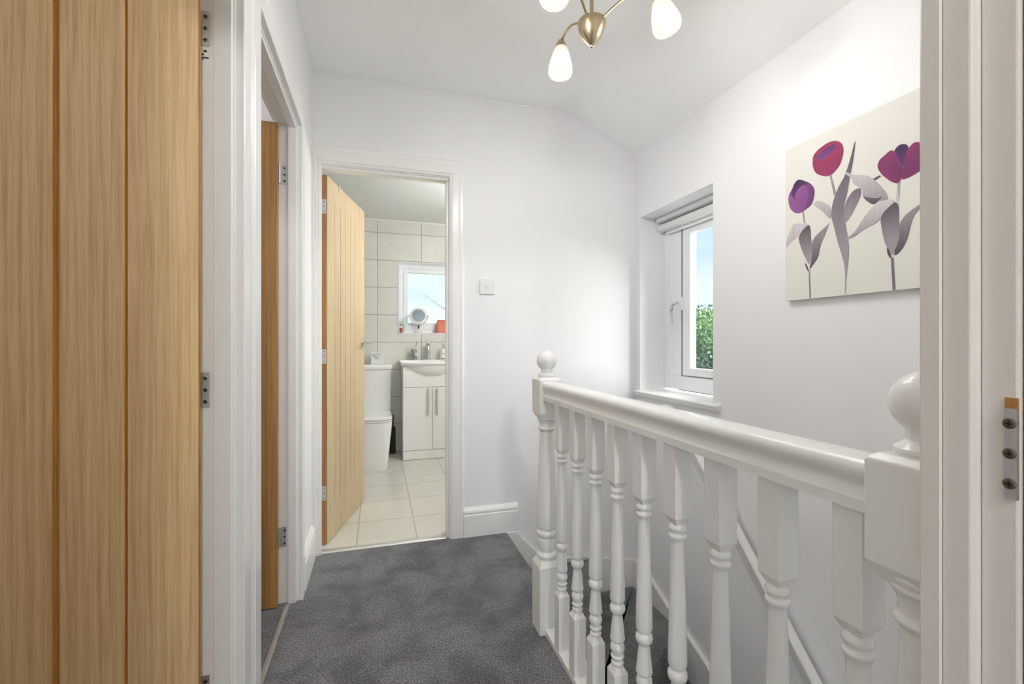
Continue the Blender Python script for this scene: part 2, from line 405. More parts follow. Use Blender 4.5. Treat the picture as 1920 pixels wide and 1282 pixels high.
# ------------------------------------------------------------------ skirting boards and stair strings
def skirt(t=.020, h=.160):
    return [(0,-.002),(t,-.002),(t,h*.74),(t*.80,h*.77),(t*.92,h*.80),(t*.95,h*.86),(t*.75,h*.92),(t*.45,h*.97),(t*.3,h),(0,h)]
b = MB(); b.prism([(FW-a, z) for a, z in skirt()], .460, .778, 'x')
struct(b.build('baseboard_far', M['gloss']), 'short white skirting board between bathroom doorway and stairs', 'baseboard')
b = MB(); b.prism([(LW+a, z) for a, z in skirt()], D2[1]+.077, FW-.018, 'y')
struct(b.build('baseboard_left', M['gloss']), 'short white skirting board between the two far doorways', 'baseboard')
b = MB()
b.prism([(.700,.001),(.776,.0),(.80,-.04),(.896,-.140),(.98,-.180),(1.09,-.196),(1.19,-.20),(1.29,-.222),(1.552,-.272),(1.552,-.8),(.70,-.8)], FW-.024, FW, 'y')
struct(b.build('trim_5', M['gloss'], bevel=.004), 'white stair string along the end wall beside the winder steps', 'stair string')
b = MB()
b.prism([(2.476,-.262),(2.32,-.285),(2.14,-.365),(2.0,-.410),(1.82,-.478),(1.5,-.70),(.25,-1.93),(.25,-2.25),(1.4,-1.15),(1.8,-.9),(2.476,-.8)], RW-.026, RW, 'x')
struct(b.build('trim_6', M['gloss'], bevel=.004), 'white stair string running down the window wall', 'stair string')

# ------------------------------------------------------------------ staircase
st = tag(empty('staircase', (1.1,1.6,-.2)), 'charcoal carpeted winder stairs going down behind the white balusters', 'stairs')
def step(poly, z, h=.24):
    p = [(x-1.1, y-1.6) for x, y in poly]
    b = MB(); b.prism(p, z+.2-h, z+.2, 'z'); return b.build('step', M['carpet'], st, bevel=.014, seg=3)
XL, XR = .674, RW-.027; YF = FW-.025
step([(.711,1.602),(.711,YF),(1.275,YF),(.70,1.5),(.674,1.55),(.674,1.60)], -.215)
step([(.68,1.45),(1.255,YF),(XR,YF),(XR,2.02),(.68,1.49)], -.43)
step([(.674,1.40),(.68,1.505),(XR,2.035),(XR,1.42),(.68,1.42)], -.64)
for k in range(8):
    yb = 1.445 - .215*k
    step([(XL,yb),(XR,yb),(XR,yb-.24),(XL,yb-.24)], -.855-.213*k)

# ------------------------------------------------------------------ balustrade
BX = .6195
bal = tag(empty('balustrade', (BX,1.0,0)), 'white painted turned banister rail guarding the stairwell on the landing', 'banister')
bo = lambda x, y: (x-BX, y-1.0)
def block(b, w, z0, z1, taper0, taper1, rr, zt0=None, zt1=None, cx=0, cy=0):
    h = w/2
    rings = []
    sq = lambda hh, z: [(cx-hh,cy-hh,z),(cx+hh,cy-hh,z),(cx+hh,cy+hh,z),(cx-hh,cy+hh,z)]
    if taper0: rings.append(sq(rr, z0-taper0))
    rings += [sq(h, z0), sq(h, z1)]
    if taper1: rings.append(sq(rr, z1+taper1))
    b.loft(rings, smooth=False)
bm_ = MB()
block(bm_, .041, .018, .205, 0, .016, .0125); block(bm_, .041, .716, .876, .016, 0, .0125)
bm_.lathe([(.010,.214),(.0125,.221),(.0165,.226),(.0165,.231),(.0130,.235),(.0140,.240),(.0180,.2445),(.0180,.2475),(.0145,.251),
  (.0150,.256),(.0190,.266),(.0192,.272),(.0165,.280),(.0135,.284),(.0140,.287),(.0195,.291),(.0198,.295),(.0185,.303),(.0160,.330),(.0135,.352),
  (.0130,.358),(.0150,.362),(.0195,.367),(.0208,.374),(.0195,.382),(.0150,.387),(.0150,.391),(.0190,.395),(.0200,.402),(.0196,.43),(.0165,.55),(.0140,.655),
  (.0140,.664),(.0165,.668),(.0190,.673),(.0190,.676),(.0150,.680),(.0150,.684),(.0185,.688),(.0190,.692),(.0165,.697),(.0130,.701),(.012,.706)], 28, cap=False)
proto = None
for k in range(9):
    y = 1.4635 - .1269*k
    if proto is None:
        proto = o = bm_.build('baluster', M['gloss'], bal, bevel=.0012)
    else:
        o = proto.copy(); COL.objects.link(o); o.parent = bal
    x_, y_ = bo(BX, y); o.location = (x_, y_, 0)
nb = MB(); block(nb, .087, -.06, .247, 0, .020, .033); block(nb, .087, .824, .948, .020, .008, .034)
nb.lathe([(.030,.255),(.031,.268),(.037,.276),(.039,.284),(.034,.292),(.030,.297),(.031,.305),(.036,.325),(.034,.340),(.030,.348),(.031,.352),(.038,.357),(.040,.364),(.038,.372),(.032,.377),
  (.032,.382),(.037,.387),(.038,.40),(.036,.46),(.031,.62),(.0265,.745),(.0265,.752),(.030,.755),(.034,.760),(.034,.764),(.029,.769),(.028,.778),(.031,.790),(.036,.797),(.039,.801),(.037,.806),(.040,.809),(.041,.816),(.037,.820),(.034,.826)], 40, cap=False)
fb = MB(); prof = [(.030,.954),(.030,.958),(.033,.961),(.033,.965),(.026,.970),(.021,.974),(.021,.980)]
rb = .0380; zc = 1.0185
for k in range(15):
    a = R(-56 + 146*k/14); prof.append((max(rb*math.cos(a), .0005), zc + rb*math.sin(a)))
fb.lathe(prof, 40)
npost = None
for y in (1.6135, .3665):
    if npost is None:
        npost = nb.build('newel_post', M['gloss'], bal, bevel=.003); fin = fb.build('ball_finial', M['gloss'], npost); q = npost
    else:
        q = npost.copy(); COL.objects.link(q); q.parent = bal
        f2 = fin.copy(); COL.objects.link(f2); f2.parent = q
    q.location = (0, y-1.0, 0)
half = [(0,.9415),(.018,.9410),(.026,.9388),(.0315,.9345),(.0338,.928),(.0328,.921),(.0285,.914),(.0242,.908),(.0226,.903),(.0228,.898),(.0250,.893),(.0288,.8892),(.0302,.8885),(.0302,.8735)]
poly = half + [(-x, z) for x, z in half[::-1] if x > 0]
b = MB(); b.prism(poly, .41-1.0, 1.572-1.0, 'y', smooth=True)
o = b.build('handrail', M['gloss'], bal)
b = MB(); b.box(-.0215,.054,.323-1.0,1.657-1.0,-.19,.020); b.build('base_rail', M['gloss'], bal, bevel=.003)

# wall handrail
wh = tag(empty('wall_handrail', (RW,1.5,.2)), 'white sloping handrail fixed to the wall down the stairs', 'handrail')
# profile in (out, up) perpendicular to the run, run slopes 44.5 deg
ang = R(47.2); dy, dz = math.cos(ang), math.sin(ang)
pr = [(.000,-.050),(.004,-.055),(.008,-.052),(.011,-.044),(.038,.012),(.046,.028),(.058,.036),(.062,.046),(.056,.056),(.042,.061),(.026,.058),(.018,.048),(.018,.0)]
def ring(y, z, t=1.0): return [(-a, y - c_*math.sin(ang*t), z + c_*math.cos(ang*t)) for a, c_ in pr]
b = MB(); rings = []
y0, z0 = 2.02-1.5, .640-.2
L_ = 2.4
rings = [ring(y0+.118, z0+.048, 0), ring(y0+.075, z0+.047, .12), ring(y0+.045, z0+.036, .45), ring(y0+.02, z0+.019, .8), ring(y0, z0), ring(y0-L_*dy, z0-L_*dz)]
b.loft(rings); b.build('rail', M['gloss'], wh, bevel=.004)
for s_ in (.06, 1.3, 2.2):
    b = MB(); yy, zz = y0-s_*dy, z0-s_*dz
    b.tube([(-.001,yy+.02,zz-.06),(-.03,yy+.02,zz-.075),(-.034,yy+.012,zz-.03)], .006); b.box(-.006,-.001,yy+.005,yy+.035,zz-.085,zz-.045)
    o = b.build('bracket', M['chrome'], wh)
# ------------------------------------------------------------------ oak doors
def wchild(o, root):
    """keep o's mesh, written in world coordinates, when parented to root"""
    mw = Matrix.Translation(root.location) @ Matrix.Rotation(root.rotation_euler.z, 4, 'Z')
    o.parent = root; o.matrix_parent_inverse = mw.inverted(); return o
def make_door(n, loc, rz, w, ts, label, face, t=.036, h=1.981, stile=.118, nb=5, lever=None, wood='oak', edge_hinge=True):
    root = struct(empty(n, loc, rz), label, 'door'); z0 = .006
    wm, we = M[wood], M['oak_edge']
    Y0, Y1 = (0, ts*t)
    def leaf(x0, x1, z0_, z1_, nm, mats=None):
        b = MB(); b.box(x0,x1,Y0,Y1,z0_,z1_); return b.build(nm, mats or wm, root, bevel=.0015)
    top, bot = .113, .200
    # hinge stile with a darker lipped edge
    b = MB(); b.box(0,.004,Y0+ts*.0008,Y1-ts*.0008,z0,h+z0,1); b.box(.004,stile,Y0,Y1,z0,h+z0,0); b.build('stile', [wm, we], root, bevel=.001)
    leaf(w-stile, w, z0, h+z0, 'stile')
    leaf(stile, w-stile, h+z0-top, h+z0, 'rail'); leaf(stile, w-stile, z0, z0+bot, 'rail')
    # boarded panel with V grooves
    bw = (w-2*stile)/nb; g, dg = (.0030, .003) if wood == 'oak_pale' else (.0056, .005)
    xs = []
    for k in range(nb+1):
        x = stile + bw*k
        if k == 0: xs += [(x, dg), (x+.0005, dg), (x+g, 0)]
        elif k == nb: xs += [(x-g, 0), (x-.0005, dg), (x, dg)]
        else: xs += [(x-g, 0), (x-.0012, dg), (x+.0012, dg), (x+g, 0)]
    zA, zB = z0+bot, h+z0-top; v = []; f = []; mi = []
    for x, d_ in xs:
        v += [(x, Y0+ts*d_, zA), (x, Y0+ts*d_, zB), (x, Y1-ts*d_, zA), (x, Y1-ts*d_, zB)]
    b = MB()
    for i in range(len(xs)-1):
        a = 4*i; m_ = 1 if (xs[i][1] > 0 or xs[i+1][1] > 0) else 0
        b.add([v[a], v[a+4], v[a+5], v[a+1]], [(0,1,2,3)], m_); b.add([v[a+2], v[a+6], v[a+7], v[a+3]], [(3,2,1,0)], m_)
    b.build('board_panel', [wm, M['oak_pale_groove' if wood == 'oak_pale' else 'oak_groove']], root)
    if edge_hinge:
        for zc in (.277, 1.012, 1.818):
            b = MB(); b.box(-.0018,.0,Y0+ts*.004,Y0+ts*.028,zc-.038,zc+.038,0)
            for dz_ in (-.026,0,.026):
                for s_ in (1,): b.box(-.0024,-.0016,Y0+ts*.013,Y0+ts*.018,zc+dz_-.0025,zc+dz_+.0025,1)
            b.tube([(-.004,Y0+ts*.033,zc-.038),(-.004,Y0+ts*.033,zc+.038)], .0045)
            b.build('hinge', [M['steel'], M['dark']], root)
    if lever:
        for sgn, yb in ((-ts, Y0), (ts, Y1)):
            b = MB(); xx = w-.050; zl = 1.085
            s0 = len(b.v); b.lathe([(.026,0),(.026,.006),(.022,.009),(.010,.010),(.010,.052)], 24); 
            b.xf(Matrix.Translation((xx, yb, zl)) @ Matrix.Rotation(R(-90 if sgn > 0 else 90), 4, 'X'), s0)
            b.tube([(xx,yb+sgn*.050,zl),(xx-.02,yb+sgn*.056,zl),(xx-.06,yb+sgn*.056,zl),(xx-.108,yb+sgn*.052,zl+.001)], [.0095,.0095,.0085,.008], 14)
            b.build('lever_handle', M['chrome'], root)
    return root
def jamb_hinge(root, z, box, axis, screws, recess=None):
    """hinge leaf let into a door frame; box=(x0,x1,y0,y1)"""
    b = MB(); x0,x1,y0,y1 = box; b.box(x0,x1,y0,y1,z-.0405,z+.0405,0)
    for dz_ in (-.027, 0, .027):
        s0 = len(b.v); b.lathe([(.0048,0),(.0048,.0006),(.0035,.0012),(.001,.0009)], 14, mi=1)
        b.add([(-.0028,-.0007,.0014),(.0028,-.0007,.0014),(.0028,.0007,.0014),(-.0028,.0007,.0014)], [(0,1,2,3)], 2)
        b.add([(-.0007,-.0028,.0014),(.0007,-.0028,.0014),(.0007,.0028,.0014),(-.0007,.0028,.0014)], [(0,1,2,3)], 2)
        if axis == 'y-': b.xf(Matrix.Translation(((x0+x1)/2-screws, y0, z+dz_)) @ Matrix.Rotation(R(90),4,'X'), s0)
        else: b.xf(Matrix.Translation((x0, (y0+y1)/2-screws, z+dz_)) @ Matrix.Rotation(R(-90),4,'Y'), s0)
    return wchild(b.build('hinge', [M['steel'], M['screw'], M['dark']], None), root)

d1 = make_door('door_1', (-.377,1.158,0), R(208.4), .762, -1, 'large oak boarded door filling the left edge, standing ajar', 1, stile=.124, edge_hinge=False)
for z in (.277, .979, 1.816):
    jamb_hinge(d1, z, (-.396,-.3745,1.2032,1.206), 'y-', -.003)
b = MB()
for dx, zz, w_, h_ in ((-.383,1.764,.006,.005),(-.388,1.756,.004,.004),(-.381,1.749,.010,.003),(-.388,1.747,.003,.006)): b.box(dx-w_/2,dx+w_/2,1.2040,1.206,zz-h_/2,zz+h_/2)
wchild(b.build('screw_hole', M['dark'], None), d1)['label'] = 'old dark screw holes below the top hinge'
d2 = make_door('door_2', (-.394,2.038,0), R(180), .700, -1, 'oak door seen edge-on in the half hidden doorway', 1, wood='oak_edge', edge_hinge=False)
for z in (.278, 1.0, 1.788):
    if z == 1.0: continue
    jamb_hinge(d2, z, (-.386,-.366,2.0735,2.0755), 'y-', -.004)
    b = MB(); b.tube([(-.3905,2.066,z-.04),(-.3905,2.066,z+.04)], .0055); wchild(b.build('hinge_knuckle', M['steel'], None), d2)
d3 = make_door('door_3', (-.2605,2.604,0), R(75.4), .686, 1, 'open oak bathroom door with vertical boards and chrome lever', 1, wood='oak_pale', lever=True, t=.033)
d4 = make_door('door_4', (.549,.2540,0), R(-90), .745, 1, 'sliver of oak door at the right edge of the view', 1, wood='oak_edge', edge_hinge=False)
jamb_hinge(d4, .990, (.5425,.546,.2547,.2634), 'x-', -.0005)
b = MB(); b.box(.5438,.546,.2547,.2635,1.0305,1.040); 
o = wchild(b.build('hinge_recess', M['oak_edge'], None), d4); o['label'] = 'bare wood showing above the hinge plate'

# over-door hooks
def on_door(u, y, z):
    a = R(75.4); return (-.2605+u*math.cos(a)-y*math.sin(a), 2.604+u*math.sin(a)+y*math.cos(a), z)
for k, (u, lab) in enumerate(((.19,'small white over-door hook nearer the hinges on the bathroom door top'),(.575,'small white over-door hook near the free end of the bathroom door top'))):
    b = MB(); w_ = .010
    b.box(-w_,w_,-.0025,-.0005,-.034,.0085,1); b.box(-w_,w_,-.0025,.0355,.0065,.0085,0); b.box(-w_,w_,.0335,.0355,-.06,.0085,0)
    b.tube([(0,.036,-.055),(0,.05,-.066),(0,.062,-.06),(0,.066,-.045)], .004, 10)
    o = b.build('over_door_hook', [M['plastic'], M['steel']], None, bevel=.0006)
    o.location = on_door(u, 0, 1.987); o.rotation_euler = (0,0,R(75.4)); tag(o, lab, 'hook', 'over-door hooks')

# metal threshold strips
b = MB(); b.prism([(-.020,.0),(-.016,.005),(-.004,.0085),(.010,.0085),(.018,.005),(.022,0)], BD[0]+.001, BD[1]-.013, 'x')
o = b.build('threshold_strip', M['alu']); o.location = (0,2.522,0); tag(o, 'metal strip where the carpet meets the bathroom floor tiles', 'threshold strip')
b = MB(); b.prism([(-.009,.0),(-.006,.005),(.006,.005),(.009,0)], D2[0]+.002, D2[1]-.013, 'y')
o = b.build('threshold_strip', M['alu']); o.location = (-.360,0,0); tag(o, 'narrow metal carpet strip on the floor of the half hidden doorway', 'threshold strip')

# ------------------------------------------------------------------ landing window
W = struct(empty('window_1', (WX,2.1,1.3)), 'white framed landing window looking out at sky and trees', 'window')
wo = lambda b, nm, m, bev=.003: wchild(b.build(nm, m, None, bevel=bev), W)
y0, y1, z0, z1 = WY[0], WY[1], WZ[0], WZ[1]
def rect_frame(b, x0, x1, a0, a1, c0, c1, l, r, bt, tp):
    """frame in the YZ plane; l at high y, r at low y"""
    b.box(x0,x1,a0,a1,c0,c0+bt); b.box(x0,x1,a0,a1,c1-tp,c1); b.box(x0,x1,a0,a0+r,c0+bt,c1-tp); b.box(x0,x1,a1-l,a1,c0+bt,c1-tp)
b = MB(); rect_frame(b, WX, WX+.07, y0, y1, z0+.02, z1, .154, .075, .085, .075)
b.box(WX-.012,WX+.001,y1-.05,y1,z0+.02,z1); b.box(WX-.006,WX+.001,y1-.075,y1-.05,z0+.02,z1); wo(b, 'outer_frame', M['upvc'])
b = MB(); rect_frame(b, WX-.001, WX+.05, y0+.078, y1-.162, z0+.108, z1-.062, .058, .07, .038, .068); wo(b, 'sash', M['upvc'])
b = MB(); rect_frame(b, WX-.004, WX+.03, y0+.140, y1-.214, z0+.138, z1-.122, .020, .02, .016, .014); wo(b, 'glazing_bead', M['upvc'])
b = MB(); rect_frame(b, WX-.0025, WX+.002, y0+.072, y1-.155, z0+.102, z1-.056, .0055, .0055, .0055, .0055); wo(b, 'gap_strip', M['gap_strip'], 0)  # grey strip standing in for the dark gap round the sash
b = MB(); b.box(WX+.004,WX+.008,y0+.15,y1-.226,z0+.15,z1-.132); wo(b, 'pane', M['glass'], 0)
b = MB(); yh = y1-.166; zh = 1.315
b.box(WX-.018,WX-.0005,yh-.014,yh+.010,zh-.035,zh+.040); wo(b, 'handle_base', M['upvc'], .002); b = MB(); b.tube([(WX-.03,yh,zh+.005),(WX-.048,yh+.006,zh),(WX-.058,yh+.022,zh-.006)], .0095)
b.tube([(WX-.058,yh+.022,zh-.006),(WX-.060,yh+.030,zh-.04),(WX-.058,yh+.030,zh-.08),(WX-.055,yh+.026,zh-.115)], [.0095,.0085,.008,.007])
o = wo(b, 'handle', M['chrome'], .002)
b = MB(); b.prism([(RW-.026,WZ[0]-.002),(RW-.022,WZ[0]-.012),(RW-.018,WZ[0]-.024),(RW,WZ[0]-.024),(WX,WZ[0]-.024),(WX,WZ[0]+.010),(RW-.020,WZ[0]+.006),(RW-.026,WZ[0]+.002)], WY[0]-.052, WY[1]+.035, 'y')
struct(b.build('trim_7', M['gloss'], bevel=.002), 'white window board under the landing window', 'window sill')
# roller blind
rbl = tag(empty('roller_blind', (WX-.045,2.1,WZ[1])), 'white rolled-up blind at the top of the landing window', 'blind')
lo = lambda b, nm, m, bev=.0015: wchild(b.build(nm, m, None, bevel=bev), rbl)
b = MB(); b.box(WX-.075,WX-.005,WY[0]+.004,WY[1]-.004,WZ[1]-.028,WZ[1]-.003); lo(b, 'headrail', M['upvc'])
for yy in (WY[0]+.006, WY[1]-.006):
    b = MB(); b.prism([(WX-.072,WZ[1]-.02),(WX-.072,WZ[1]-.07),(WX-.055,WZ[1]-.088),(WX-.03,WZ[1]-.092),(WX-.006,WZ[1]-.075),(WX-.006,WZ[1]-.02)], yy-.002, yy+.002, 'y'); lo(b, 'end_bracket', M['upvc'], 0)
b = MB(); s0 = len(b.v); b.lathe([(.024,-.299),(.024,.299)], 32); b.xf(Matrix.Translation((WX-.040,(WY[0]+WY[1])/2+.0,WZ[1]-.062)) @ Matrix.Rotation(R(90),4,'X'), s0); lo(b, 'fabric_roll', M['plastic'], 0)
b = MB(); b.box(WX-.021,WX-.015,WY[0]+.02,WY[1]-.02,WZ[1]-.104,WZ[1]-.055); lo(b, 'bottom_bar', M['upvc'])

# ------------------------------------------------------------------ bathroom window
V = struct(empty('window_2', (.5,YB+.1,BW[2])), 'small white bathroom window above the basin', 'window')
vo = lambda b, nm, m, bev=.003: wchild(b.build(nm, m, None, bevel=bev), V)
def rect_frame2(b, y0, y1, x0, x1, c0, c1, l, r, bt, tp):
    b.box(x0,x1,y0,y1,c0,c0+bt); b.box(x0,x1,y0,y1,c1-tp,c1); b.box(x0,x0+l,y0,y1,c0+bt,c1-tp); b.box(x1-r,x1,y0,y1,c0+bt,c1-tp)
VY = YB+.135
b = MB(); rect_frame2(b, VY, VY+.06, BW[0], BW[1], BW[2], BW[3], .050, .045, .045, .050); b.box(BW[0],BW[1],YB+.004,VY+.01,BW[3]-.008,BW[3]); b.box(BW[0],BW[0]+.006,YB+.004,VY+.01,BW[2],BW[3]); b.box(BW[1]-.006,BW[1],YB+.004,VY+.01,BW[2],BW[3]); vo(b, 'outer_frame', M['upvc'])
b = MB(); rect_frame2(b, VY-.010, VY+.04, BW[0]+.052, BW[1]-.047, BW[2]+.047, BW[3]-.052, .042, .035, .065, .040); vo(b, 'sash', M['upvc'])
b = MB(); b.box(BW[0]+.09,BW[1]-.08,VY+.012,VY+.016,BW[2]+.108,BW[3]-.088); vo(b, 'pane', M['glass'], 0)
b = MB(); b.box(BW[0],BW[1],YB+.002,VY,BW[2]-.001,BW[2]+.006); struct(b.build('trim_8', M['lacquer'], bevel=.001), 'white ledge under the bathroom window holding toiletries', 'window sill')
b = MB(); e_ = .008
b.box(BW[0]-e_,BW[0],YB-.004,YB+.004,BW[2]-e_,BW[3]+e_); b.box(BW[0]-e_,BW[1]+e_,YB-.004,YB+.004,BW[2]-e_,BW[2]); b.box(BW[1],BW[1]+e_,YB-.004,YB+.004,BW[2]-e_,BW[3]+e_)
struct(b.build('trim_10', M['steel']), 'thin grey tile edging around the bathroom window recess', 'trim')

# ------------------------------------------------------------------ light switch
ls = tag(empty('light_switch', (.598,FW,1.404)), 'square white light switch on the end wall beside the bathroom door', 'light switch')
b = MB(); b.prism(rrect(.088,.086,.004), 0, .011, 'z'); b.xf(Matrix.Rotation(R(90),4,'X')); b.build('plate', M['plastic'], ls, bevel=.002)
b = MB(); b.box(-.006,.006,-.0165,-.010,-.011,.011); o = b.build('rocker', M['plastic'], ls, bevel=.0015); o.rotation_euler = (R(6),0,0)

# ------------------------------------------------------------------ ceiling light
LX, LY = .683, 1.362
cl = tag(empty('ceiling_light', (LX,LY,CEIL)), 'satin brass ceiling light with three curved arms and lit opal glass shades', 'ceiling light')
dzc = -CEIL
b = MB(); b.lathe([(.055,-.001),(.055,-.008),(.048,-.02),(.03,-.032),(.012,-.038)], 36); b.build('ceiling_rose', M['brass'], cl)
b = MB(); b.tube([(0,0,-.03),(0,0,-.31)], .0065, 14); b.build('stem', M['brass'], cl)
b = MB(); b.lathe([(.012,-.316),(.036,-.3175),(.0455,-.320),(.0465,-.325),(.0450,-.337),(.0400,-.352),(.0315,-.369),(.0205,-.384),(.0105,-.395),(.0065,-.399)], 40); body = b.build('body', M['brass'], cl)
b = MB(); b.lathe([(.0055,-.397),(.0068,-.399),(.0068,-.403),(.0045,-.407),(.001,-.409)], 20); b.build('finial', M['brass'], cl)
# arms
for ang_, tilt in ((96.0,0), (214,3), (333,12)):
    a = R(ang_); ca, sa = math.cos(a), math.sin(a)
    pts = []
    for k in range(15):
        t = k/14; r_ = .028 + .180*t
        zz = -.318 + .078*math.sin(math.pi*min(1, t*1.1)*.62) - .006*t**3
        pts.append((ca*r_, sa*r_, zz))
    ar = MB(); ar.tube(pts, .0042, 10); arm = ar.build('arm', M['brass'], cl)
    ex, ey, ez = pts[-1]
    T = Matrix.Translation((ex,ey,ez)) @ Matrix.Rotation(a,4,'Z') @ Matrix.Rotation(R(-tilt-4),4,'Y')
    b = MB(); b.lathe([(.004,.004),(.010,0),(.0165,-.010),(.0205,-.022),(.0215,-.030),(.0195,-.031)], 28); b.xf(T); b.build('lamp_holder', M['brass'], arm)
    out_ = [(.0190,-.022),(.0215,-.028),(.0290,-.044),(.0370,-.068),(.0435,-.094),(.0455,-.110),(.0445,-.123),(.0405,-.131)]
    inn = [(r_-.0025, z_) for r_, z_ in out_[::-1]]
    b = MB(); b.lathe(out_+inn, 36, cap=False); b.xf(T); b.build('glass_shade', M['shade'], arm)
    b = MB(); b.lathe([(.008,-.040),(.0165,-.062),(.0175,-.074),(.013,-.094),(.006,-.108),(.001,-.114)], 22); b.xf(T); b.build('bulb', M['bulb'], arm)
    lp = T @ Vector((0,0,-.138))
    L_ = bpy.data.lights.new('lamp', 'POINT'); L_.energy = LAMP_E; L_.color = (1,.985,.96); L_.shadow_soft_size = .02
    lo_ = bpy.data.objects.new('lamp', L_); COL.objects.link(lo_); lo_.location = (LX+lp.x, LY+lp.y, CEIL+lp.z)

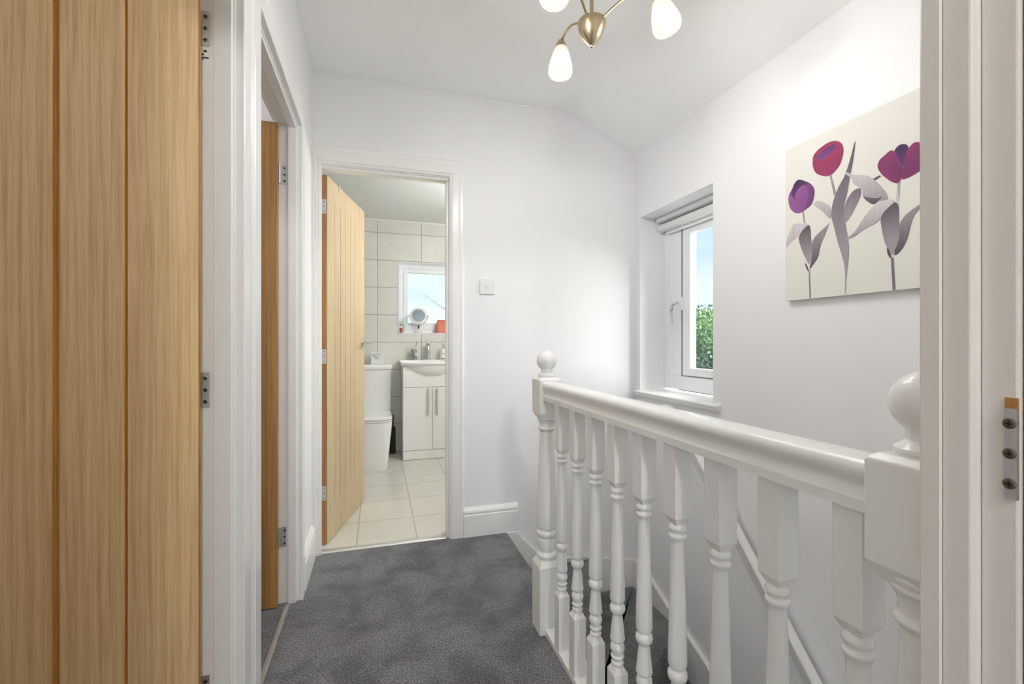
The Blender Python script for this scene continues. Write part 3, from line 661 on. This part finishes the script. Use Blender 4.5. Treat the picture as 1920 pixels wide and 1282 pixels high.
# ------------------------------------------------------------------ tulip canvas
PC = dict(PL=(205,198,200), PM=(160,150,156), PG=(182,174,178), DM=(120,108,120), DG=(84,74,86),
          V0=(66,38,78), V1=(96,52,112), V2=(128,70,130), V3=(154,96,154), R0=(166,62,100), R1=(138,44,86), R2=(146,58,108), R3=(112,42,92))
PAINT=[
('leaf', 'PL', 'PG', [(1378, 1454), (1380, 1478), (1366, 1509), (1351, 1539), (1336, 1542), (1289, 1530), (1282, 1525), (1307, 1508), (1329, 1487), (1359, 1473)]),
('leaf', 'PM', 'DG', [(1198, 1516), (1204, 1508), (1234, 1491), (1261, 1472), (1271, 1452), (1268, 1416), (1282, 1354), (1271, 1365), (1244, 1395), (1237, 1435), (1217, 1474)]),
('leaf', 'DG', 'PM', [(1282, 1525), (1275, 1510), (1273, 1468), (1268, 1435), (1271, 1400), (1282, 1373), (1289, 1387), (1307, 1423), (1321, 1462), (1326, 1486), (1310, 1509)]),
('leaf', 'DG', 'DG', [(1301, 1386), (1292, 1380), (1279, 1347), (1289, 1354)]),
('stem', 'PM', 'DM', [(1284, 1357), (1277, 1356), (1274, 1251), (1280, 1252)]),
('stem', 'PM', 'PM', [(1310, 1581), (1303, 1579), (1296, 1533), (1303, 1535)]),
('leaf', 'PL', 'PM', [(1268, 1595), (1254, 1605), (1230, 1593), (1208, 1577), (1197, 1562), (1196, 1519), (1208, 1531), (1230, 1559), (1254, 1581)]),
('petal', 'V2', 'V1', [(1369, 1652), (1363, 1665), (1351, 1680), (1336, 1703), (1321, 1705), (1299, 1690), (1278, 1676), (1261, 1653), (1259, 1630), (1264, 1607), (1275, 1590), (1299, 1581), (1317, 1575), (1337, 1580), (1357, 1599), (1367, 1627)]),
('dark', 'V0', 'V1', [(1355, 1657), (1350, 1686), (1336, 1703), (1321, 1705), (1289, 1684), (1274, 1672), (1299, 1656), (1342, 1637)]),
('petal', 'V2', 'V1', [(1299, 1680), (1275, 1673), (1260, 1650), (1259, 1630), (1266, 1604), (1292, 1584), (1314, 1576), (1289, 1620), (1287, 1652)]),
('petal', 'V3', 'V2', [(1369, 1652), (1359, 1662), (1345, 1638), (1332, 1600), (1317, 1575), (1340, 1581), (1360, 1602), (1369, 1631)]),
('petal', 'V3', 'V2', [(1343, 1644), (1327, 1671), (1299, 1680), (1285, 1652), (1284, 1619), (1299, 1588), (1317, 1575), (1334, 1591)]),
('stem', 'PM', 'PM', [(1202, 1677), (1196, 1675), (1179, 1608), (1187, 1600)]),
('leaf', 'DM', 'PM', [(1099, 1600), (1094, 1590), (1096, 1568), (1110, 1543), (1125, 1518), (1146, 1492), (1152, 1525), (1150, 1554), (1137, 1580), (1119, 1598)]),
('leaf', 'DG', 'PM', [(1113, 1768), (1114, 1742), (1122, 1687), (1131, 1649), (1140, 1593), (1152, 1555), (1149, 1512), (1140, 1457), (1134, 1414), (1135, 1373), (1143, 1309), (1145, 1252), (1148, 1252), (1147, 1333), (1155, 1376), (1173, 1434), (1188, 1498), (1197, 1531), (1195, 1561), (1185, 1595), (1170, 1627), (1149, 1655), (1131, 1702)]),
('petal', 'R1', 'R0', [(1269, 1749), (1264, 1773), (1247, 1785), (1217, 1794), (1195, 1795), (1170, 1785), (1155, 1765), (1152, 1737), (1161, 1720), (1179, 1715), (1237, 1730)]),
('dark', 'V1', 'V2', [(1255, 1760), (1234, 1770), (1208, 1778), (1182, 1780), (1176, 1768), (1195, 1751), (1217, 1748), (1237, 1737), (1245, 1746)]),
('petal', 'R0', 'R1', [(1269, 1749), (1259, 1758), (1239, 1739), (1221, 1746), (1195, 1748), (1176, 1768), (1155, 1765), (1152, 1737), (1164, 1700), (1182, 1685), (1198, 1676), (1217, 1678), (1251, 1698), (1264, 1722)]),
('stem', 'DG', 'DG', [(1062, 1613), (1037, 1619), (1032, 1614), (1053, 1607)]),
('leaf', 'PL', 'PM', [(1155, 1675), (1131, 1658), (1113, 1646), (1074, 1632), (1055, 1614), (1037, 1588), (1019, 1560), (1011, 1536), (1027, 1535), (1047, 1541), (1055, 1532), (1080, 1552), (1091, 1572), (1088, 1588), (1102, 1604), (1122, 1622), (1125, 1641), (1140, 1655)]),
('leaf', 'DM', 'DG', [(1091, 1571), (1074, 1561), (1047, 1548), (1027, 1549), (1040, 1538), (1055, 1530), (1077, 1549)]),
('stem', 'PM', 'PL', [(984, 1587), (978, 1585), (983, 1518), (990, 1523)]),
('dark', 'V0', 'V1', [(997, 1678), (984, 1691), (972, 1691), (961, 1685), (955, 1673), (958, 1641), (970, 1619), (980, 1638)]),
('petal', 'R2', 'R3', [(1045, 1649), (1037, 1669), (1022, 1676), (1006, 1686), (994, 1679), (982, 1650), (973, 1625), (971, 1603), (977, 1582), (987, 1575), (1006, 1589), (1032, 1620)]),
('petal', 'R2', 'R3', [(971, 1619), (965, 1654), (956, 1671), (944, 1682), (931, 1681), (913, 1661), (905, 1620), (913, 1598), (940, 1587), (963, 1582), (975, 1584), (971, 1603)]),
('leaf', 'PM', 'DG', [(909, 1502), (926, 1495), (949, 1483), (968, 1470), (982, 1447), (980, 1415), (997, 1354), (982, 1362), (968, 1380), (956, 1409), (949, 1449), (935, 1477), (909, 1490)]),
('leaf', 'PL', 'PM', [(992, 1527), (1006, 1532), (1032, 1537), (1055, 1527), (1074, 1510), (1094, 1486), (1110, 1462), (1131, 1446), (1158, 1437), (1113, 1442), (1085, 1461), (1047, 1469), (1027, 1491), (1002, 1511)]),
('leaf', 'DG', 'PM', [(992, 1522), (983, 1511), (981, 1479), (982, 1447), (980, 1415), (987, 1384), (999, 1357), (1006, 1366), (1022, 1402), (1029, 1437), (1035, 1477), (1027, 1497), (1006, 1513)]),
('leaf', 'DG', 'DG', [(1016, 1385), (1010, 1381), (1001, 1352), (1006, 1349), (1014, 1365)]),
('stem', 'DM', 'DM', [(1004, 1352), (997, 1351), (992, 1251), (999, 1250)]),
]

cm = mat('printed_canvas', (223,221,213), .75); t = NT(cm)
at = t.n('ShaderNodeVertexColor'); at.layer_name = 'print'
ns = t.noise(t.pos((1,90,14), obj=False), 1.0, 3)
rp = t.ramp(ns, [(.3,(.86,.86,.87,1)),(.7,(1.08,1.08,1.08,1))])
mk = t.n('ShaderNodeMath', operation='MULTIPLY'); mk.inputs[1].default_value = .7; t.l(at.outputs['Alpha'], mk.inputs[0])
t.l(t.mix(mk.outputs[0], at.outputs['Color'], t.mix(1.0, at.outputs['Color'], rp, 'MULTIPLY')), t.b.inputs['Base Color'])
t.bump(t.noise(t.pos(obj=False), 900, 1), .15, .0004)
import bmesh
bm = bmesh.new(); cl_ = bm.loops.layers.float_color.new('print')
PXF = 1.5275; CY0, CY1, CZ0, CZ1 = .796, 1.383, 1.250, 1.838
bg = lin((223,221,213))
def quad(ps, col, al=0.0):
    f = bm.faces.new([bm.verts.new(p) for p in ps])
    for l_ in f.loops: l_[cl_] = col[:3] + (al,)
bx = [(x,y,z) for x in (PXF, RW) for y in (CY0,CY1) for z in (CZ0,CZ1)]
for ids in ((0,1,3,2),(4,6,7,5),(0,4,5,1),(2,3,7,6),(0,2,6,4),(1,5,7,3)): quad([bx[i] for i in ids], bg)
for i, (kind, ca_, cb_, pts) in enumerate(PAINT):
    x = PXF - .00006*(i+1); P2 = [(min(max(a/1000, CY0+.002), CY1-.001), c/1000) for a, c in pts]
    # smooth the outline
    if kind != 'stem':
        for _ in range(2):
            Q = []
            for p, q in zip(P2, P2[1:]+P2[:1]):
                Q += [(p[0]*.78+q[0]*.22, p[1]*.78+q[1]*.22), (p[0]*.22+q[0]*.78, p[1]*.22+q[1]*.78)]
            P2 = Q
    from mathutils.geometry import tessellate_polygon
    tri = tessellate_polygon([[Vector((a, c, 0)) for a, c in P2]])
    A_, B_ = lin(PC[ca_]), lin(PC[cb_])
    zs = [c for a, c in P2]; ys = [a for a, c in P2]; zlo, zhi = min(zs), max(zs); ylo, yhi = min(ys), max(ys)
    vs = [bm.verts.new((x, a, c)) for a, c in P2]
    for f in tri:
        if len(set(f)) < 3: continue
        nf = bm.faces.new([vs[j] for j in f])
        nf.normal_update()
        if nf.normal.x > 0: nf.normal_flip()
        for l_ in nf.loops:
            c = l_.vert.co; k = (zhi-c.z)/max(zhi-zlo,1e-4)
            if kind == 'leaf' and ca_ == 'DG': k = min(1, k*1.25) if cb_ != 'DG' else k
            if kind == 'petal': k = abs(((c.y-ylo)/max(yhi-ylo,1e-4))-.55)*1.1 + .35*k
            k = max(0, min(1, k))
            l_[cl_] = tuple(A_[j]*(1-k)+B_[j]*k for j in range(3)) + (1.0,)
me = bpy.data.meshes.new('tulip_canvas'); bm.to_mesh(me); bm.free(); me.materials.append(cm)
o = bpy.data.objects.new('tulip_canvas', me); COL.objects.link(o)
tag(o, 'square canvas print of purple tulips with grey leaves on the right wall', 'canvas picture')

# ------------------------------------------------------------------ toilet
TX = -.055
to = tag(empty('toilet', (TX,4.3,0)), 'white close-coupled toilet with closed lid, partly behind the bathroom door', 'toilet')
def rr3(w, y0, y1, r, z, n=6):
    d = y1-y0; return [(x, y+(y0+y1)/2, z) for x, y in rrect(w, d, r, n)]
b = MB(); b.loft([rr3(.27,-.325,.30,.05,.0),rr3(.275,-.33,.30,.05,.02),rr3(.30,-.335,.31,.06,.16),rr3(.335,-.34,.31,.08,.30),rr3(.352,-.345,.31,.10,.385),rr3(.352,-.345,.31,.10,.405)]); b.build('pan', M['ceramic'], to)
b = MB(); b.loft([rr3(.350,-.345,.10,.10,.407),rr3(.356,-.350,.10,.10,.412),rr3(.356,-.350,.10,.10,.424)]); b.build('seat', M['ceramic'], to)
b = MB(); b.loft([rr3(.354,-.349,.11,.10,.427),rr3(.358,-.352,.11,.10,.432),rr3(.356,-.350,.11,.10,.445),rr3(.335,-.335,.10,.09,.452)]); b.build('lid', M['ceramic'], to)
b = MB(); b.loft([rr3(.345,.13,.345,.03,.405),rr3(.355,.135,.345,.03,.50),rr3(.366,.13,.345,.03,.826)]); b.build('cistern', M['ceramic'], to)
b = MB(); b.loft([rr3(.374,.125,.348,.03,.829),rr3(.380,.122,.348,.032,.834),rr3(.380,.122,.348,.032,.868),rr3(.372,.127,.346,.03,.877)]); cc = b.build('cistern_lid', M['ceramic'], to)
b = MB(); b.lathe([(.022,.876),(.022,.881),(.018,.884)], 24, (0,.235,0)); b.build('flush_button', M['chrome'], cc)

tb = tag(empty('tissue_box', (-.005,4.53,.8775)), 'white cube tissue box with folded flap standing on the toilet cistern', 'tissue box')
b = MB(); b.box(-.057,.057,-.057,.057,.002,.112); b.build('box', M['plastic'], tb, bevel=.004)
b = MB(); b.prism([(-.046,.100),(.046,.100),(.0,.050)], -.0635, -.0568, 'y'); b.build('flap', M['steel'], tb, bevel=.001)  # grey material puts the fold's shading into the colour
b = MB(); b.box(-.058,.058,-.058,.058,0,.003); b.build('base_trim', M['steel'], tb)

br = tag(empty('toilet_brush', (.143,4.57,0)), 'dark slim toilet brush standing between toilet and vanity unit', 'toilet brush')
b = MB(); b.lathe([(.027,0),(.028,.006),(.026,.20),(.026,.26),(.020,.264)], 28); b.build('holder', M['dark'], br)
b = MB(); b.tube([(0,0,.26),(0,0,.34)], .007); b.lathe([(.007,.34),(.011,.345),(.011,.37),(.004,.374)], 16); b.build('handle', M['dark'], br)

# ------------------------------------------------------------------ vanity unit
VX = .492; VF = 4.25
va = tag(empty('vanity_unit', (VX,VF,0)), 'white two-door vanity unit with bar handles under the bathroom basin', 'vanity unit')
hw = .268
b = MB(); b.box(-hw,hw,.018,.405,.086,.80); b.box(-hw,hw,.0,.02,.672,.80); b.box(-hw,-hw+.016,.0,.405,.80,.858); b.box(hw-.016,hw,.0,.405,.80,.858); b.box(-hw,hw,.006,.02,.80,.858); b.build('carcass', M['lacquer'], va, bevel=.002)
b = MB(); b.box(-hw,hw,.004,.40,.002,.084); b.build('plinth', M['lacquer'], va, bevel=.002)
for s in (-1, 1):
    b = MB(); x0, x1 = sorted((s*.0018, s*hw)); b.box(x0,x1,0,.018,.088,.668); dr = b.build('door', M['lacquer'], va, bevel=.002)
    b = MB(); xh = s*.040; b.tube([(xh,0,.625),(xh,-.022,.625)], .004); b.tube([(xh,0,.445),(xh,-.022,.445)], .004); b.tube([(xh,-.024,.41),(xh,-.024,.66)], .0055, 14)
    b.build('handle', M['steel'], dr)
bs = tag(empty('washbasin', (VX,VF,.80)), 'white ceramic washbasin with curved front on top of the vanity unit', 'basin')
b = MB()
# rim slab with curved front edge, and the bowl belly
def dshape(w, front, back, z, bulge, n=24):
    pts = [(w/2, back, z), (-w/2, back, z)]
    for k in range(n+1):
        u = -1 + 2*k/n; pts.append((u*w/2, front - bulge*(1-abs(u)**2.4), z))
    return pts
rings = [dshape(.555,.03,.407,.060,.055), dshape(.572,.012,.408,.068,.075), dshape(.578,.004,.408,.094,.085), dshape(.572,.010,.407,.104,.082), dshape(.530,.04,.375,.1045,.078), dshape(.50,.07,.30,.095,.075), dshape(.44,.10,.29,.03,.06)]
b.loft(rings)
belly = []
for z_, k_ in ((-.040,.06),(-.034,.40),(-.018,.64),(.006,.82),(.034,.94),(.062,1.02),(.074,1.03)):
    belly.append(dshape(.53*k_+.01, .06-.07*0, .30, z_, .118*k_))
b.loft(belly)
b.box(-.288,.288,.300,.408,.07,.112); b.build('bowl', M['ceramic'], bs, bevel=.004)
tp = MB(); tp.lathe([(.025,.112),(.025,.118),(.021,.122),(.021,.245),(.018,.250)], 24, (-.006,.335,0)); tp.tube([(-.006,.335,.19),(-.006,.27,.195),(-.006,.20,.186),(-.006,.195,.176)], [.017,.015,.013,.012], 14)
ta = tp.build('tap', M['chrome'], bs)
b = MB(); b.lathe([(.019,.251),(.020,.256),(.020,.274),(.016,.279)], 24, (-.006,.335,0)); b.tube([(-.006,.33,.268),(-.006,.27,.286)], [.007,.005]); b.build('tap_lever', M['chrome'], ta)

# jar with white coral twigs
jr = tag(empty('twig_jar', (.345,4.575,.9125)), 'small glass jar holding white twigs and pebbles on the basin edge', 'ornament')
cg = mat('clear_jar_glass', (240,244,242), .06); cg.node_tree.nodes['Principled BSDF'].inputs['Transmission Weight'].default_value = .85
b = MB(); b.lathe([(.030,0),(.033,.004),(.034,.05),(.030,.085),(.024,.098),(.026,.106),(.023,.106),(.021,.098),(.027,.083),(.031,.05),(.030,.008)], 28); b.build('jar', cg, jr)
random.seed(3); b = MB()
for k in range(7):
    a = k*.9; r = .013; top = (math.cos(a)*(.03+.02*random.random()), math.sin(a)*.025, .15+.05*random.random())
    b.tube([(math.cos(a)*r,math.sin(a)*r,.02),(math.cos(a)*r*.9,math.sin(a)*r*.6,.09),top], [.003,.0028,.0018], 8)
    m_ = Vector(top)*.8; b.tube([m_, m_+Vector((.016*math.cos(a+1.6),.01,.022))], [.002,.0012], 6)
b.build('twigs', M['plastic'], jr)
pm = mat('grey_pebbles', (96,96,94), .5); b = MB()
for k in range(9):
    a = k*2.1; rr = .006 + .004*(k % 3)
    b.lathe([(rr*math.cos(R(q)), rr*.8*math.sin(R(q))) for q in range(-88, 89, 22)], 10, (.017*math.cos(a)*(k % 2+.4)*.7, .017*math.sin(a)*(k % 2+.4)*.7, .016+.004*k))
b.build('pebbles', pm, jr)
b = MB()
for k in range(5):
    a = k*1.256; b.lathe([(.013*math.cos(R(q)), .006*math.sin(R(q))) for q in range(-88, 89, 22)], 10, (.026+.012*math.cos(a),-.03,.055+.012*math.sin(a)))
b.build('flower', M['lacquer'], jr)

sd = tag(empty('soap_dispenser', (.640,4.56,.9125)), 'white pump soap bottle at the right of the basin tap', 'soap dispenser')
b = MB(); b.lathe([(.036,0),(.038,.004),(.038,.075),(.034,.092),(.020,.108),(.014,.113),(.014,.118)], 32); b.build('bottle', M['lacquer'], sd)
b = MB(); b.lathe([(.015,.116),(.015,.128),(.006,.131),(.006,.152)], 20); b.tube([(0,0,.150),(-.028,-.01,.150),(-.036,-.012,.145)], .0055, 10); b.build('pump', M['chrome'], sd)
lt = mat('grey_label_print', (120,120,118), .5)
b = MB()
def arc_box(b, r, a0, a1, z0, z1, n=6):
    for k in range(n):
        t0, t1 = R(a0+(a1-a0)*k/n), R(a0+(a1-a0)*(k+1)/n)
        b.add([(r*math.cos(t0),r*math.sin(t0),z0),(r*math.cos(t1),r*math.sin(t1),z0),(r*math.cos(t1),r*math.sin(t1),z1),(r*math.cos(t0),r*math.sin(t0),z1)], [(0,1,2,3)])
arc_box(b, .0384, 235, 285, .056, .060); b.build('label', lt, sd); b = MB(); arc_box(b, .0384, 225, 290, .006, .016); b.build('base_band', lt, sd)

# ------------------------------------------------------------------ things on the bathroom window ledge
mm = tag(empty('makeup_mirror', (.404,YB+.062,BW[2]+.006)), 'round white magnifying mirror on a stand in front of the bathroom window', 'mirror')
b = MB(); b.lathe([(.050,0),(.052,.004),(.046,.010),(.014,.016),(.008,.022),(.008,.092)], 32); b.build('stand', M['plastic'], mm)
b = MB(); b.tube([(.093*math.cos(R(a)),0,.178+.093*math.sin(R(a))) for a in range(180, 361, 10)], .005, 10); b.build('yoke', M['plastic'], mm)
b = MB(); s0 = 0; b.lathe([(.066,-.008),(.080,-.007),(.086,0),(.080,.007),(.066,.008)], 44, cap=False); b.xf(Matrix.Translation((0,0,.178)) @ Matrix.Rotation(R(80),4,'X')); ring_ = b.build('ring', M['plastic'], mm)
b = MB(); b.lathe([(.0672,-.004),(.0672,.004)], 44); b.xf(Matrix.Translation((0,0,.178)) @ Matrix.Rotation(R(80),4,'X')); b.build('mirror_glass', mat('mirror_glass', (132,142,150), .05, 1), ring_)  # dark reflection put into the glass tint
for s in (-1, 1):
    b = MB(); b.tube([(s*.084,0,.178),(s*.104,0,.178)], .008, 12); b.build('pivot_knob', M['steel'], mm)
b = MB(); b.box(-.008,.008,-.012,-.004,.046,.082); b.build('switch', M['dark'], mm, bevel=.002)
tc = mat('coral_pink', (222,128,106), .6)
cb = tag(empty('wash_bag', (.675,YB+.07,BW[2]+.006)), 'coral pink wash bag at the right end of the bathroom window ledge', 'bag')
b = MB(); b.loft([rr3(.17,-.045,.045,.02,.0),rr3(.18,-.05,.05,.025,.03),rr3(.178,-.045,.045,.022,.09),rr3(.16,-.02,.02,.012,.128),rr3(.155,-.008,.008,.004,.134)]); b.build('body', tc, cb)
b = MB(); b.box(-.078,.078,-.006,.006,.131,.139); b.build('zip', mat('coral_zip', (176,92,78), .5), cb, bevel=.002)
tt = tag(empty('toothpaste_tube', (.262,YB+.06,BW[2]+.006)), 'pale green tube standing at the left end of the bathroom window ledge', 'tube')
pg = mat('pale_green_plastic', (196,214,204), .4)
b = MB(); b.loft([[(x*.9, y*.9, .018) for x, y in rrect(.034,.034,.016)],[(x, y, .06) for x, y in rrect(.036,.03,.014)],[(x, y, .150) for x, y in rrect(.040,.004,.0018)]]); b.build('tube_body', pg, tt)
b = MB(); b.lathe([(.013,0),(.014,.002),(.012,.019)], 20); b.build('cap', M['plastic'], tt)
cu = tag(empty('cup', (.226,YB+.035,BW[2]+.006)), 'small red cup in the left corner of the bathroom window ledge', 'cup')
rd = mat('red_plastic', (186,62,66), .4)
b = MB(); b.lathe([(.013,0),(.0135,.002),(.0165,.085),(.0150,.085),(.012,.004)], 24); b.build('cup_body', rd, cu)
b = MB(); b.lathe([(.0162,.052),(.0172,.053),(.0178,.072),(.0170,.073)], 24, cap=False); b.build('band', M['plastic'], cu)

# ------------------------------------------------------------------ outside
gm = mat('lawn_green', (96,118,60), .9)
b = MB(); b.box(RW+.3,7.4,-8,12,-4.02,-3.97)  # unseen pale slab, added to bounce daylight up through the window
struct(b.build('ground_bounce', mat('pale_bounce', (214,210,202), .9)), 'unseen pale slab added to bounce light up into the landing window', 'ground')
b = MB(); b.box(-80,90,-60,120,-4.2,-4.0)
o = b.build('ground', gm); struct(o, 'distant green land outside the windows', 'ground')
def leafmat(name, a, b_):
    m = mat(name, a, .7); t = NT(m)
    n = t.noise(t.pos(obj=False), 1.3, 3); t.l(t.ramp(n, [(.3, lin(a)), (.7, lin(b_))]), t.b.inputs['Base Color']); return m
G = [leafmat('leaf_bright', (150,176,122), (116,148,98)), leafmat('leaf_mid', (124,150,112), (92,122,90)), leafmat('leaf_dark', (66,98,76), (44,78,62))]
bark = mat('bark', (92,76,60), .9)
random.seed(11)
def tree(x, y, h, r, gi, label, n=1500):
    t_ = tag(empty('tree', (x,y,-4.0)), label, 'tree', 'trees outside the landing window')
    b = MB(); b.tube([(0,0,-.1),(.05,0,h*.3),(0,.05,h*.6)], [.16,.13,.07], 8); b.build('trunk', bark, t_)
    b = MB(); blobs = []
    for k in range(16):
        a = random.random()*6.283; q = random.random()**.6
        blobs.append((math.cos(a)*r*.7*q, math.sin(a)*r*.7*q, h*(.30+.58*random.random()), r*(.30+.28*random.random())))
    blobs.append((0,0,h*.88,r*.42))
    for k in range(n):
        bx_, by_, bz_, br_ = random.choice(blobs)
        d = Vector((random.gauss(0,1),random.gauss(0,1),random.gauss(0,1))).normalized()*br_*(.72+.36*random.random())
        c = Vector((bx_,by_,bz_)) + d
        if c.z < h*.06: continue
        s_ = .055 + .075*random.random()
        u = Vector((random.gauss(0,1),random.gauss(0,1),random.gauss(0,1))).normalized(); w = u.cross(Vector((random.gauss(0,1),random.gauss(0,1),random.gauss(0,1)))).normalized()
        b.add([c-u*s_, c+w*s_*.5, c+u*s_, c-w*s_*.5], [(0,1,2,3)])
    b.build('foliage', G[gi], t_)
for args in ((9.4,11.3,4.8,1.25,2,'dark low bushy tree nearest the landing window',4200),
             (12.6,15.0,5.6,1.6,1,'mid green bushy tree just beyond the dark low one outside the landing window',5200),
             (16.4,19.8,6.75,1.95,0,'bright green rounded tree in the middle distance outside the landing window',7500),
             (20.8,25.0,7.5,2.2,1,'tall grey green tree farthest off through the landing window',7500),
             (16.2,15.9,6.2,1.7,0,'pale green tree right of the others outside the landing window',3000),
             (11.4,18.6,6.0,1.7,2,'dark green tree left of the others outside the landing window',3000)): tree(*args)
b = MB(); b.tube([(1.122,7.2,1.551),(2.85,30,4.205)], [.006,.010], 6)
o = b.build('overhead_cable', M['dark']); tag(o, 'thin dark overhead cable crossing the sky in the bathroom window', 'cable')

# ------------------------------------------------------------------ unseen lamps added to light the landing and rooms
def added_lamp(loc, ceil, e, label, col=(1,.985,.965), r=.09, drop=0):
    x, y = loc; t_ = tag(empty('added_pendant', (x,y,ceil)), label, 'ceiling light')
    b = MB(); b.lathe([(.06,0),(.06,-.012),(.02,-.03),(.008,-.034),(.008,-.06-drop)], 24); b.build('ceiling_rose', M['brass'], t_)
    b = MB(); b.lathe([(.045,-.06-drop),(.047,-.075-drop),(.040,-.085-drop)], 24); b.build('collar', M['brass'], t_)
    L_ = bpy.data.lights.new('lamp', 'POINT'); L_.energy = e; L_.color = col; L_.shadow_soft_size = r
    o = bpy.data.objects.new('lamp', L_); COL.objects.link(o); o.location = (x, y, ceil-.085-r-drop)
added_lamp((.22,-1.5), 2.5, ROOM_E, 'unseen lamp added behind the camera to light the landing')
added_lamp((1.08,3.2), 2.306, BATH_E, 'hanging lamp added out of view on the right to light the bathroom', r=.12, drop=.30, col=(.98,.99,1))
added_lamp((-1.7,3.0-.8), 2.45, SIDE_E, 'unseen lamp added to light the half hidden side room')
added_lamp((-1.9,.78), 2.45, LEFT_E, 'unseen lamp added to light the room behind the nearest oak door')

added_lamp((1.1,-.35), -.201, 5, 'unseen lamp added at the foot of the stairs to brighten the stairwell')  # added below to lift the dim stairwell

# soft hazy sun on the window side
S = bpy.data.lights.new('sun', 'SUN'); S.energy = SUN_E; S.angle = R(70); S.color = (1,.98,.95)
so = bpy.data.objects.new('sun', S); COL.objects.link(so)
so.rotation_euler = Vector((-1.0,.42,-.62)).to_track_quat('-Z','Y').to_euler()

# sky with thin cloud
w = bpy.data.worlds.new('sky'); SC.world = w; w.use_nodes = True; t = w.node_tree; t.nodes.clear()
N = t.nodes.new; o_ = N('ShaderNodeOutputWorld'); bg_ = N('ShaderNodeBackground'); tc_ = N('ShaderNodeTexCoord'); sp = N('ShaderNodeSeparateXYZ')
t.links.new(tc_.outputs['Generated'], sp.inputs[0])
r1 = N('ShaderNodeValToRGB'); e = r1.color_ramp.elements
e[0].position = 0.0; e[0].color = lin((222,236,247)); e[1].position = .40; e[1].color = lin((170,211,250))
t.links.new(sp.outputs['Z'], r1.inputs[0])
mp = N('ShaderNodeMapping'); mp.inputs['Scale'].default_value = (5,5,14); t.links.new(tc_.outputs['Generated'], mp.inputs[0])
nz = N('ShaderNodeTexNoise'); nz.inputs['Scale'].default_value = 1.0; nz.inputs['Detail'].default_value = 5; t.links.new(mp.outputs[0], nz.inputs['Vector'])
r2 = N('ShaderNodeValToRGB'); r2.color_ramp.elements[0].position = .42; r2.color_ramp.elements[1].position = .60
r2.color_ramp.elements[1].color = (.62,.62,.62,1); t.links.new(nz.outputs['Fac'], r2.inputs[0])
mx = N('ShaderNodeMix'); mx.data_type = 'RGBA'; t.links.new(r2.outputs[0], mx.inputs['Factor']); t.links.new(r1.outputs[0], mx.inputs[6]); mx.inputs[7].default_value = lin((238,243,248))
t.links.new(mx.outputs[2], bg_.inputs['Color']); bg_.inputs['Strength'].default_value = SKY_E; t.links.new(bg_.outputs[0], o_.inputs[0])

# portals so that skylight is sampled through the openings
def portal(loc, sx, sy, d):
    L_ = bpy.data.lights.new('portal', 'AREA'); L_.shape = 'RECTANGLE'; L_.size = sx; L_.size_y = sy; L_.cycles.is_portal = True
    o = bpy.data.objects.new('portal', L_); COL.objects.link(o); o.location = loc; o.rotation_euler = Vector(d).to_track_quat('-Z','Y').to_euler()
portal((1.85,2.11,1.32), 1.1, .70, (-1,0,0)); portal((.49,YB+.3,1.54), .62, .75, (0,-1,0)); portal((-.35,-3.15,1.5), 2.5, 1.4, (0,1,0))

# ------------------------------------------------------------------ camera and view
cam = bpy.data.cameras.new('camera'); cam.sensor_width = 36; cam.lens = 36*845/1920; cam.clip_start = .02; cam.clip_end = 300
co = bpy.data.objects.new('camera', cam); COL.objects.link(co); co.location = (0,0,1.09); co.rotation_euler = (R(90),0,-math.atan(252/845))
SC.camera = co
SC.view_settings.view_transform = 'Standard'; SC.view_settings.look = 'None'; SC.view_settings.gamma = 1; SC.view_settings.use_curve_mapping = False
SC.view_settings.exposure = EXPO
cy = SC.cycles
cy.use_denoising = True; cy.max_bounces = 12; cy.diffuse_bounces = 8; cy.glossy_bounces = 4; cy.transmission_bounces = 6; cy.transparent_max_bounces = 8
cy.sample_clamp_indirect = 6.0; cy.caustics_reflective = False; cy.caustics_refractive = False
